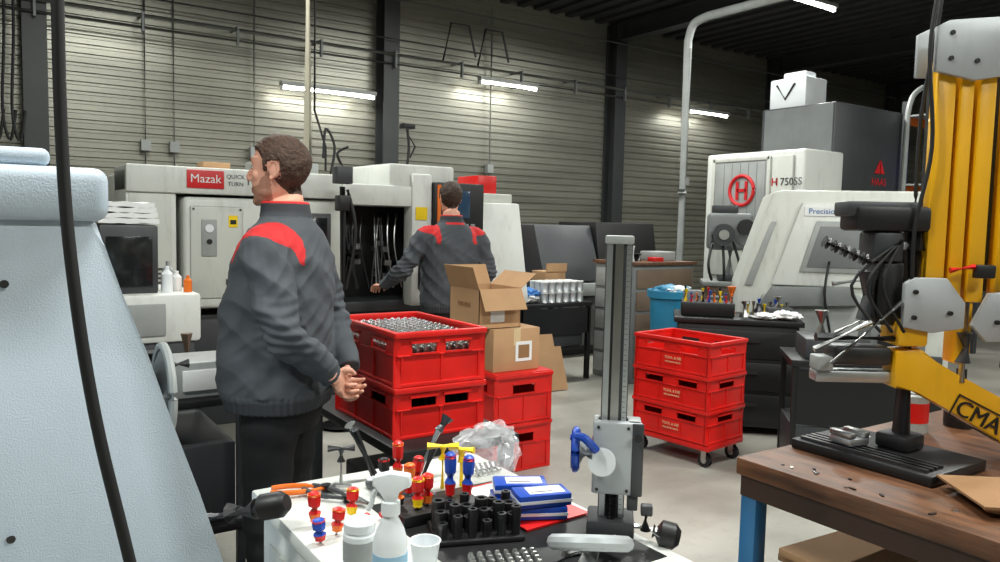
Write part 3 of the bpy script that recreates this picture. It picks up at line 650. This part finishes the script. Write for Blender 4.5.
for k in range(18):
    x=random.uniform(1.66,1.74); y=random.uniform(0.4,1.2); a=random.uniform(0,3); l=random.uniform(.003,.010)
    b.box((-l,-.003,0),(l,.003,.003),random.choice([steel,darksteel,darksteel]),M=T(x,y,0.9)@RZ(a))
b.done()
# ------------------------------------------------------------------ FRONT tool bench
b=B('tool_bench')
b.box((0.48,0.25,0.87),(1.05,1.67,0.9),white,0.005); b.box((0.50,0.27,0.1),(1.03,1.65,0.87),white,0.006)
b.box((0.55,0.3,0),(1.0,1.6,0.1),black)
b.box((0.497,0.9,0.2),(0.50,1.6,0.8),white2,0.001)
b.box((0.66,0.95,0.9),(1.02,1.45,0.902),black,0.0005)
b.done()
b=B('red_document_tray',(0.935,1.30,0.903),0.06)
b.box((-0.08,-0.13,0),(0.085,0.13,0.004),redd); b.box((-0.06,0.0,0.004),(0.06,0.12,0.005),paper); b.done()
def pbox(x,y,z,rz):
    b=B('insert_carton',(x,y,z),rz); b.box((-0.055,-0.03,0),(0.055,0.03,0.025),blue,0.002); b.box((-0.056,-0.031,0.008),(0.056,0.031,0.014),whitepl); b.box((-0.03,-0.02,0.0245),(0.045,0.02,0.0256),paper); b.box((-0.025,-0.012,0.0255),(0.02,-0.008,0.026),dgrey); b.done()
pbox(0.925,1.215,0.909,-0.45); pbox(0.925,1.285,0.909,-0.35); pbox(0.925,1.28,0.936,-0.5); pbox(0.928,1.21,0.936,-0.3)
def driver(name,x,y,z0,z1,c1,c2,tilt=(0,0),zb=0.9035):
    b=B(name,(x,y,0)); h=z1-z0; tx,ty=tilt
    def p(z): return Vector((tx*(z-z0),ty*(z-z0),z))
    r=0.0125
    b.cyl(p(zb),p(z0),0.0035,steel,seg=8)
    P=[0,.04,.1,.3,.55,.8,.95,1]; Rr=[.5,.8,.75,1,.95,1.05,.9,.5]
    b.tube([p(z0+h*t) for t in P[:4]],[r*q for q in Rr[:4]],c2,8); b.tube([p(z0+h*t) for t in P[3:]],[r*q for q in Rr[3:]],c1,8)
    b.tube([p(z0+h*.88),p(z0+h*.93)],r*1.08,c2,8); b.done()
driver('screwdriver',0.80,1.355,0.927,1.02,blue,redd,zb=.9255); driver('screwdriver',0.832,1.34,0.927,1.012,blue,redd,(0.05,0),.9255)
driver('screwdriver',0.766,1.53,0.92,1.005,redd,orange,zb=.9155); driver('screwdriver',0.525,1.40,0.912,0.972,redd,orange,(-.05,0))
driver('screwdriver',0.711,1.33,0.928,0.99,redd,ylw,zb=.9255); driver('screwdriver',0.738,1.34,0.928,0.99,redd,orange,zb=.9255); driver('screwdriver',0.744,1.43,0.92,0.985,orange,redd,zb=.9155)
driver('screwdriver',0.545,1.34,0.91,0.955,redd,orange,(.1,0)); driver('screwdriver',0.60,1.40,0.912,0.965,redd,ylw,(.1,.1)); driver('screwdriver',0.77,1.45,0.92,0.99,redd,black,(.1,0),.9155)
driver('screwdriver',0.685,1.36,0.928,0.98,orange,black,(-.1,0),.9255); driver('screwdriver',0.505,1.32,0.908,0.95,blue,redd,(-.1,0)); driver('screwdriver',0.72,1.50,0.92,0.98,black,redd,(0,.1),.9155)
b=B('tool_rack'); 
b.box((0.665,1.30,0.903),(0.85,1.385,0.925),black,0.003); b.box((0.70,1.40,0.903),(0.80,1.56,0.915),dgrey,0.003); b.done()
def tkey(x,y,zt,w,m,ang):
    b=B('t_handle_key',(x,y,0),ang); b.cyl((0,0,0.9035),(0,0,zt),0.005,steel if m is not ylw else m,seg=8); b.tube([(-w,0,zt),(w,0,zt)],0.008,m,10); b.cyl((0,0,zt-0.03),(0,0,zt),0.01,m,seg=10); b.done()
tkey(0.842,1.46,1.0,0.035,ylw,-0.5); tkey(0.885,1.45,0.99,0.03,ylw,-1.0); tkey(0.66,1.60,0.985,0.03,darksteel,-0.4)
b=B('combination_wrench',(0.72,1.6,0.912)); b.tube([(-.03,0,.11),(.02,-.0,0)],[.011,.009],black,8); b.tube([(-.04,0,.125),(-.028,0,.105)],[.014,.01],steel,8); b.done()
b=B('adjustable_wrench',(0.83,1.54,0.91)); b.tube([(-.01,0,0),(.05,0,.11)],[.007,.008],steel,8); b.tube([(.045,0,.1),(.07,0,.13)],[.012,.016],darksteel,8); b.tube([(-.015,-.03,0),(.02,-.03,.08)],[.006,.011],black,8); b.done()
def pliers(x,y,rz,c):
    b=B('pliers',(x,y,0.911),rz)
    for s in (-1,1):
        b.tube(smooth_path([(0.0,0,0),(-.035,s*.016,0),(-.08,s*.022,0),(-.115,s*.014,0)],5),[.004]*6+[.006]*10,c,8)
        b.tube([(0,0,0),(.02,s*.008,0),(.055,s*.002,0)],[.007,.007,.003],steel,8)
    b.cyl((0,0,-.007),(0,0,.007),.011,darksteel); b.done()
pliers(0.615,1.575,math.radians(-20),orange); pliers(0.63,1.49,math.radians(-65),dgrey); pliers(0.60,1.27,math.radians(-110),redd)
b=B('spray_bottle',(0.517,1.055,0.9),math.radians(-35))
b.lathe([(0.024,0),(0.027,0.004),(0.027,0.10),(0.022,0.12),(0.012,0.14),(0.011,0.15)],(0,0,0),whitepl,24)
b.lathe([(0.0275,0.03),(0.0276,0.031),(0.0276,0.085),(0.0275,0.086)],(0,0,0),mat('bottle_label',(150,190,215),0.4),24)
b.lathe([(0.015,0),(0.015,0.02),(0.011,0.022)],(0,0,0.145),whitepl,16)
b.prism([(-0.028,0.19),(-0.026,0.205),(0.0,0.212),(0.030,0.208),(0.032,0.190),(0.012,0.185),(0.010,0.165),(-0.010,0.165),(-0.012,0.182)],'y',-0.010,0.010,whitepl,0.003)
b.tube(smooth_path([(-.014,0,.188),(-.026,0,.178),(-.030,0,.160),(-.036,0,.150)],4),0.004,whitepl,8); b.cyl((-.028,0,.199),(-.036,0,.199),.006,whitepl,seg=10); b.done()
b=B('grease_jar',(0.525,1.19,0.9)); b.lathe([(0.026,0),(0.028,0.003),(0.028,0.065),(0.024,0.07),(0.027,0.071),(0.027,0.085),(0.024,0.088)],(0,0,0),whitepl,24); b.lathe([(0.0283,0.02),(0.0284,0.021),(0.0284,0.055),(0.0283,0.056)],(0,0,0),lgrey,24); b.done()
b=B('plastic_cup',(0.625,1.14,0.901)); b.lathe([(0.02,0),(0.026,0.045),(0.028,0.047),(0.025,0.047),(0.02,0.01)],(0,0,0),whitepl,24); b.done()
b=B('socket_set',(0.775,1.215,0.9025),-0.35)
b.box((-0.085,-0.055,0),(0.085,0.055,0.01),black,0.003)
for i in range(6):
    for j in range(4):
        r=0.0085+0.0018*((i*3+j)%3); h=0.03+0.012*((i+j)%3)
        b.lathe([(r,0),(r,h*.6),(r*1.1,h*.65),(r*1.1,h),(r*.6,h),(r*.6,h*.6)],(-0.07+i*0.028,-0.04+j*0.027,0.01),rubber if (i+j)%4 else darksteel,14)
b.done()
b=B('steel_collet_set',(0.75,1.07,0.9025),-0.35)
for i in range(8):
    for j in range(4): b.lathe([(.0055,0),(.0055,.012),(.0035,.016)],(-.06+i*.016,-.024+j*.016,0),steel,10)
b.done()
b=B('bevel_protractor_ring',(0.87,0.99,0.9045)); 
b.torus((0,0,0.040),0.062,0.014,(0.25,0.35,1),platem,36,rs=10); b.cyl((0,0,0.0),(0,0,.035),.022,steel); b.tube([(-.06,0,.035),(.06,0,.035)],.007,steel,8); b.done()
b=B('height_gauge',(1.003,1.085,0.903),math.radians(-42))
b.box((-0.045,-0.042,0),(0.045,0.045,0.035),dgrey,0.006)
b.box((-0.025,-0.012,0.03),(0.025,0.014,0.572),dgrey,0.003)
b.box((-0.023,-0.0135,0.035),(-0.012,-0.011,0.565),alu); b.box((-0.012,-0.0130,0.035),(-0.008,-0.011,0.565),black); b.box((0.014,-0.0135,0.035),(0.023,-0.011,0.565),alu); b.box((-0.007,-0.015,0.035),(0.008,-0.011,0.565),steel)
for k in range(52): b.box((0.015,-0.0140,0.04+k*0.01),(0.0195 if k%5 else 0.022,-0.0134,0.0408+k*0.01),black)
b.box((-0.027,-0.017,0.560),(0.027,0.018,0.576),lgrey,0.003)
b.box((-0.038,-0.035,0.085),(0.055,-0.012,0.225),platem,0.006); b.box((-0.038,0.014,0.085),(0.052,0.024,0.225),lgrey,0.004); b.box((-0.038,-.03,.085),(-0.027,.02,.225),lgrey,.003); b.box((0.027,-.03,.085),(0.052,.02,.225),lgrey,.003)
b.box((0.035,-.037,.085),(0.057,-.03,.225),dgrey,.003)
for (x,z) in ((-.028,.215),(.028,.215),(-.028,.095),(.028,.095)): b.cyl((x,-.035,z),(x,-.037,z),.003,black,seg=10)
b.cyl((0.046,-.035,.2),(0.046,-.047,.2),.008,black,seg=12)
b.box((0.03,-.03,.055),(.05,-.005,.085),dgrey,.003)
b.cyl((-0.038,-0.02,0.165),(-0.062,-0.02,0.165),0.03,alu,seg=28)
b.cyl((-0.062,-0.02,0.165),(-0.078,-0.02,0.165),0.038,blue,seg=28); b.torus((-0.07,-0.02,0.165),0.037,0.007,(1,0,0),blue,30)
b.cyl((-0.02,-0.035,0.15),(-0.02,-0.048,0.15),0.026,whitepl,seg=28); b.tube(smooth_path([(-.075,-.03,.19),(-.055,-.06,.2),(-.03,-.055,.175)],5),.008,blue,8)
b.cyl((0.0,-0.02,0.035),(0.0,-0.02,0.09),0.008,darksteel,seg=12)
for k in range(6): b.cyl((0,-.02,.04+k*.008),(0,-.02,.043+k*.008),.011,black,seg=12)
b.cyl((0.045,-0.02,0.025),(0.095,-0.03,0.02),0.007,steel,seg=8); b.tube([(0.08,-0.03,0.02),(0.095,-.032,.018),(.12,-.034,.014),(.13,-.035,.012)],[.014,.025,.025,.014],black,12); b.cyl((.066,-.03,.02),(.066,-.03,.065),.010,darksteel); b.box((.056,-.04,.05),(.078,-.02,.07),dgrey,.003)
b.done()
b=B('plastic_bag',(0.99,1.50,0.956))
t=bmesh.new(); bmesh.ops.create_icosphere(t,subdivisions=4,radius=1)
for v in t.verts:
    p=v.co.copy(); n=noise.noise(p*1.4)*0.35-abs(noise.noise(p*2.3+Vector((3,1,0))))*0.55+.15
    q=p*(1+n); v.co=Vector((q.x*0.074,q.y*0.070,max(-0.05,q.z*0.062+0.024*max(0,p.x))))
me=bpy.data.meshes.new('t'); t.to_mesh(me); t.free(); b.mesh(me,[bag])
for k in range(5): b.cyl((-.03+.014*k,-.01,-.049),(-.03+.014*k,.015,-.035),.006,steel,seg=10)
b.done(0.35)
# ------------------------------------------------------------------ PEOPLE
def remesh(bm,vox,smooth=3,fac=0.6):
    me=bpy.data.meshes.new('r'); bm.to_mesh(me); bm.free(); o=bpy.data.objects.new('r',me); COL.objects.link(o)
    m=o.modifiers.new('r','REMESH'); m.mode='VOXEL'; m.voxel_size=vox
    s=o.modifiers.new('s','SMOOTH'); s.factor=fac; s.iterations=smooth
    dg=bpy.context.evaluated_depsgraph_get()
    out=bpy.data.meshes.new_from_object(o.evaluated_get(dg)); bpy.data.objects.remove(o); bpy.data.meshes.remove(me); return out
def displace(me,fn):
    N=[v.vector.copy() for v in me.vertex_normals]; C=[]
    for i,v in enumerate(me.vertices): C.extend(fn(v.co.copy(),N[i]))
    me.vertices.foreach_set('co',C); me.update()
def rings(b,R,m,seg=28):
    V=[];F=[];n=len(R)
    for (cx,cy,z,rx,ry) in R:
        for k in range(seg):
            a=2*math.pi*k/seg; c,s=math.cos(a),math.sin(a); e=0.85
            V.append((cx+rx*math.copysign(abs(c)**e,c),cy+ry*math.copysign(abs(s)**e,s),z))
    for i in range(n-1):
        for k in range(seg): F.append((i*seg+k,i*seg+(k+1)%seg,(i+1)*seg+(k+1)%seg,(i+1)*seg+k))
    F.append(tuple(range(seg-1,-1,-1))); F.append(tuple((n-1)*seg+k for k in range(seg))); b.raw(V,F,m)
def assign(me,fn,nm):
    me.materials.clear()
    for i in range(nm): me.materials.append(None)
    me.polygons.foreach_set('material_index',[fn(p.center) for p in me.polygons])
def head_mesh(hair,beard):
    b=B('h'); m=skin
    b.ell((0,-.014,.025),(.076,.096,.090),m,24,16)
    rings(b,[(0,.012,.05,.065,.073),(0,.012,.015,.064,.070),(0,.014,-.01,.063,.071),(0,.016,-.04,.060,.069),(0,.019,-.070,.055,.063),(0,.024,-.095,.046,.054),(0,.030,-.113,.032,.040)],m)
    b.tube([(0,.080,.028),(0,.091,.004),(0,.101,-.018)],[.006,.0075,.009],m,10); b.ell((0,.097,-.022),(.009,.010,.008),m)
    for s in (-1,1):
        b.ell((s*.011,.090,-.025),(.006,.008,.006),m); b.ell((s*.036,.056,-.014),(.024,.020,.022),m)
        b.ell((s*.071,-.008,.002),(.006,.017,.030),m); b.tube([Vector((s*(.077+.002*math.sin(a)),-.010-.015*math.cos(a),.004+.026*math.sin(a))) for a in [(-1.1+k*.35) for k in range(12)]],.0032,m,6); b.ell((s*.072,.002,-.024),(.005,.007,.009),m)
        b.tube([(s*.010,.079,.034),(s*.030,.078,.037),(s*.048,.065,.033)],[.004,.005,.004],m,8)
        b.ell((s*.038,.024,-.068),(.020,.038,.024),m)
    b.tube([(-.023,.078,-.056),(0,.088,-.055),(.023,.078,-.056)],[.003,.005,.003],m,8); b.tube([(-.020,.077,-.065),(0,.086,-.066),(.020,.077,-.065)],[.003,.0055,.003],m,8)
    b.ell((0,.070,-.098),(.024,.017,.017),m)
    b.tube([(0,-.012,-.02),(0,-.024,-.10),(0,-.03,-.19)],[.059,.061,.066],m,20)
    me=remesh(b.bm,.0030,3,.5)
    def hl(p):
        y,z,x=p.y,p.z,abs(p.x)
        if x>.064 and -.030<y<.014 and -.04<z<.032: return -1
        w=.004*noise.noise(Vector((p.x*50,y*50,z*50)))
        if y>.05: z0=.068
        elif y>.026: z0=.068-(.05-y)*1.2
        elif y>.004: z0=.0
        elif y>-.045: z0=-.012-(.004-y)*1.3
        else: z0=-.075
        return z-z0-w
    def dsp(p,n):
        h=hl(p)
        if h>0:
            d=Vector((p.x,p.y+.014,p.z-.02)).normalized(); k=.007+.004*noise.noise(p*40)+.003*noise.noise(p*110)+.006*max(0,p.z)/.1
            t=min(1,max(0,(p.z+.05)/.09)); k*=.35+.65*t
            return p+d*k*min(1,h/.014+.25)
        return p
    def f(c):
        if hl(c-Vector((c.x,c.y+.014,c.z-.02)).normalized()*.003)>0: return 1
        if c.y>.078 and abs(c.x)<.019 and -.070<c.z<-.053: return 2
        if beard:
            zb=-.048+.050*min(1,max(0,(.055-c.y)/.04))+.006*noise.noise(c*60)
            if c.z<zb and c.z>-.116+(.03-c.y)*.35 and c.y>.006: return 3
        return 0
    displace(me,dsp); assign(me,f,4)
    e=B('e')
    for s in (-1,1):
        e.ell((s*.030,.0680,.014),(.0120,.0110,.0055),eyew,14,10); e.ell((s*.030,.0776,.014),(.0048,.0022,.0045),iris,12,8)
        e.tube([(s*.014,.0825,.037),(s*.032,.082,.042),(s*.048,.0700,.037)],[.0012,.0022,.0012],hair,6)
        e.tube([(s*.019,.076,.018),(s*.031,.0795,.0205),(s*.042,.073,.017)],[.001,.0016,.001],hair,6)
    em=bpy.data.meshes.new('e'); e.bm.to_mesh(em); e.bm.free()
    return me,[skin,hair,lip,stub],em,e.mats
def hand_mesh(side,curl,M):
    b=B('hd'); X=side
    b.tube([(0,-.05,0),(0,.005,0)],[.026,.024],skin,12)
    for i,xx in enumerate((.030,.010,-.010,-.029)):
        b.tube([(xx*.5*X,0,0),(xx*.9*X,.045,0),(xx*X,.088,.0)],[.014,.0135,.0115],skin,10)
    b.ell((0,.045,-.002),(.036,.045,.012),skin)
    L=[(.040,.026,.020),(.045,.029,.021),(.041,.027,.020),(.032,.021,.018)]
    for i,xx in enumerate((.031,.0105,-.0105,-.031)):
        p=Vector((xx*X,.088,0)); a=curl[0]; pts=[p.copy()]; sp=xx*1.2
        for j,l in enumerate(L[i]):
            d=Vector((math.sin(sp)*X*math.cos(a),math.cos(a),-math.sin(a))); p=p+d*l; pts.append(p.copy()); a+=curl[1]
        b.tube(pts,[.0098,.0092,.0084,.0066],skin,10)
        b.ell(pts[-1],(.0066,.0066,.0066),skin,8,6)
    b.tube([(.018*X,.012,-.004),(.042*X,.040,-.014),(.050*X,.066,-.026),(.044*X,.088,-.038)],[.015,.0125,.0105,.0075],skin,10)
    me=remesh(b.bm,.003,2,.5); me.transform(M); assign(me,lambda c:0,1); return me
def person(name,loc,rz,joints,hands,headrot,hair,beard,lean=0.0,stout=1.0,yoke=False,headz=1.655):
    b=B('body'); m=jacket; S=stout
    rings(b,[(0,.008,.84,.203*S,.155*S),(0,.008,.865,.206*S,.160*S),(0,.016,.91,.214*S,.172*S),(0,.018,1.05,.207*S,.172*S),(0,.014,1.15,.209*S,.168*S),(0,.002,1.25,.216*S,.158*S),(0,-.008,1.34,.218*S,.144*S),(0,-.012,1.40,.200*S,.125*S),(0,-.016,1.445,.160*S,.105*S),(0,-.018,1.475,.115,.090),(0,-.014,1.50,.085,.080)],m)
    rings(b,[(0,-.014,1.47,.088,.086),(0,-.013,1.51,.082,.081),(0,-.011,1.54,.078,.078)],m)
    rings(b,[(0,0,.76,.17,.125),(0,0,.84,.178,.135),(0,0,.93,.175,.13)],m)
    for s in (-1,1):
        b.tube(smooth_path([(s*.092,0,.86),(s*.10,.005,.70),(s*.105,.015,.48),(s*.11,-.005,.27),(s*.112,-.01,.085)],4),[.105,.103,.10,.096,.09,.085,.08,.077,.074,.074,.074,.072,.068,.066,.066,.068,.07],m,18)
    for s,j in zip((-1,1),joints):
        S0=Vector(j[0]);E=Vector(j[1]);Wr=Vector(j[2])
        P=[Vector((s*.12,-.01,1.395)),S0,S0.lerp(E,.5),S0.lerp(E,.92),E.lerp(Wr,.10),E.lerp(Wr,.55),Wr]
        P=smooth_path(P,4); n=len(P)-1
        prof=[.072,.078,.071,.064,.063,.055,.043]
        R=[]
        for i in range(n+1):
            t=i/n*(len(prof)-1); a=int(min(t,len(prof)-2)); R.append(prof[a]+(prof[a+1]-prof[a])*(t-a))
        b.tube(P,R,m,16)
    me=remesh(b.bm,.005,7,.6)
    ARM=[(Vector(j[0]),Vector(j[1]),Vector(j[2])) for j in joints]
    def fold(p):
        a=noise.noise(Vector((p.x*3.2+5,p.y*3.2,p.z*8.5+p.x*5-p.y*6)))
        b_=noise.noise(Vector((p.x*7,p.y*7+4,p.z*15-p.x*8+p.y*10)))
        return (1-abs(a)*3)*.008+(1-abs(b_)*2.6)*.0048
    def dsp(p,n):
        if p.z>.90 and p.z<1.49:
            k=1.0 if p.z<1.33 else max(.2,1-(p.z-1.33)*6)
            e=0
            for (S0,E,W) in ARM:
                d=(p-E).length
                if d<.14: e+=(1-d/.14)*.007*math.sin(p.z*190+noise.noise(p*8)*3)
            return p+n*(fold(p)*k-.004+e)
        if p.z<=.90 and p.z>.842: return p+n*.002*math.sin(math.atan2(p.y,p.x)*60)
        if p.z<=.842: return p+n*noise.noise(Vector((p.x*6,p.y*6,p.z*16)))*.009
        return p
    def f(c):
        if c.z<.842: return 2
        if c.z<.885 and abs(c.x)<.23 and c.y>-.2: return 3
        if c.z>1.532: return 1
        if c.z>1.49: return 3
        if abs(c.x)>.12:
            d=math.hypot(c.y+.015,c.z-1.325)
            t=max(0,(c.z-1.325)/.12)
            if .112-.012*t<d<.118+.022*t and c.z>1.335: return 1
        if yoke and c.y<-.03 and abs(c.x)<.07 and 1.472<c.z<1.488: return 1
        return 0
    displace(me,dsp); assign(me,f,4)
    out=B(name,loc,rz)
    out.mesh(me,[jacket,jred,pants,jdark])
    for s in (-1,1):
        sh=B('s'); sh.tube(smooth_path([(s*.112,-.075,.05),(s*.112,-.03,.055),(s*.115,.05,.05),(s*.12,.12,.04),(s*.125,.185,.034)],3),[.035,.046,.05,.052,.052,.05,.05,.048,.046,.044,.04,.036,.028],shoe,14)
        sm=remesh(sh.bm,.008,3,.5); assign(sm,lambda c:0,1); out.mesh(sm,[shoe])
    hm,hmats,em,emats=head_mesh(hair,beard)
    HM=T(0,.005+lean,headz)@headrot
    hm.transform(HM); em.transform(HM); out.mesh(hm,hmats); out.mesh(em,emats)
    for (side,curl,wr,fd,zd) in hands:
        fd=Vector(fd).normalized(); zd=Vector(zd); zd=(zd-fd*zd.dot(fd)).normalized(); xd=fd.cross(zd)
        M=Matrix(((xd.x,fd.x,zd.x,wr[0]),(xd.y,fd.y,zd.y,wr[1]),(xd.z,fd.z,zd.z,wr[2]),(0,0,0,1)))
        out.mesh(hand_mesh(side,curl,M),[skin])
    return out.done(4,recalc=False)
person('man',(0.86,2.62,0.012),math.radians(50),
   [((-.200,-.02,1.375),(-.262,-.105,1.12),(-.11,-.215,.965)),((.200,-.02,1.375),(.258,-.09,1.12),(.11,-.205,.95))],
   [(1,(.75,.85),(-.10,-.222,.957),(.8,-.03,-.45),(0,1,0)),(-1,(.6,.7),(.10,-.205,.94),(-.8,.0,-.35),(0,1,0))],
   RZ(math.radians(6))@RX(math.radians(-2)),hair1,True,lean=.012,stout=1.05,headz=1.64)
person('man',(2.83,4.85,0),math.radians(-8),
   [((-.205,-.01,1.375),(-.35,.02,1.14),(-.42,.24,1.02)),((.205,-.02,1.375),(.29,-.04,1.12),(.17,.22,1.06))],
   [(1,(.3,.45),(-.425,.26,1.015),(-.1,1,-.1),(0,.1,1)),(-1,(.5,.6),(.15,.245,1.06),(-.5,.8,0),(.3,.1,1))],
   RZ(math.radians(-8))@RX(math.radians(-6)),hair2,False,lean=.01,stout=1.0,yoke=True)
# ------------------------------------------------------------------ world + view
w=bpy.data.worlds.new('world'); sc.world=w; w.use_nodes=True
w.node_tree.nodes['Background'].inputs['Color'].default_value=(.6,.65,.7,1); w.node_tree.nodes['Background'].inputs['Strength'].default_value=.05
sc.view_settings.view_transform='Standard'; sc.view_settings.exposure=0.05
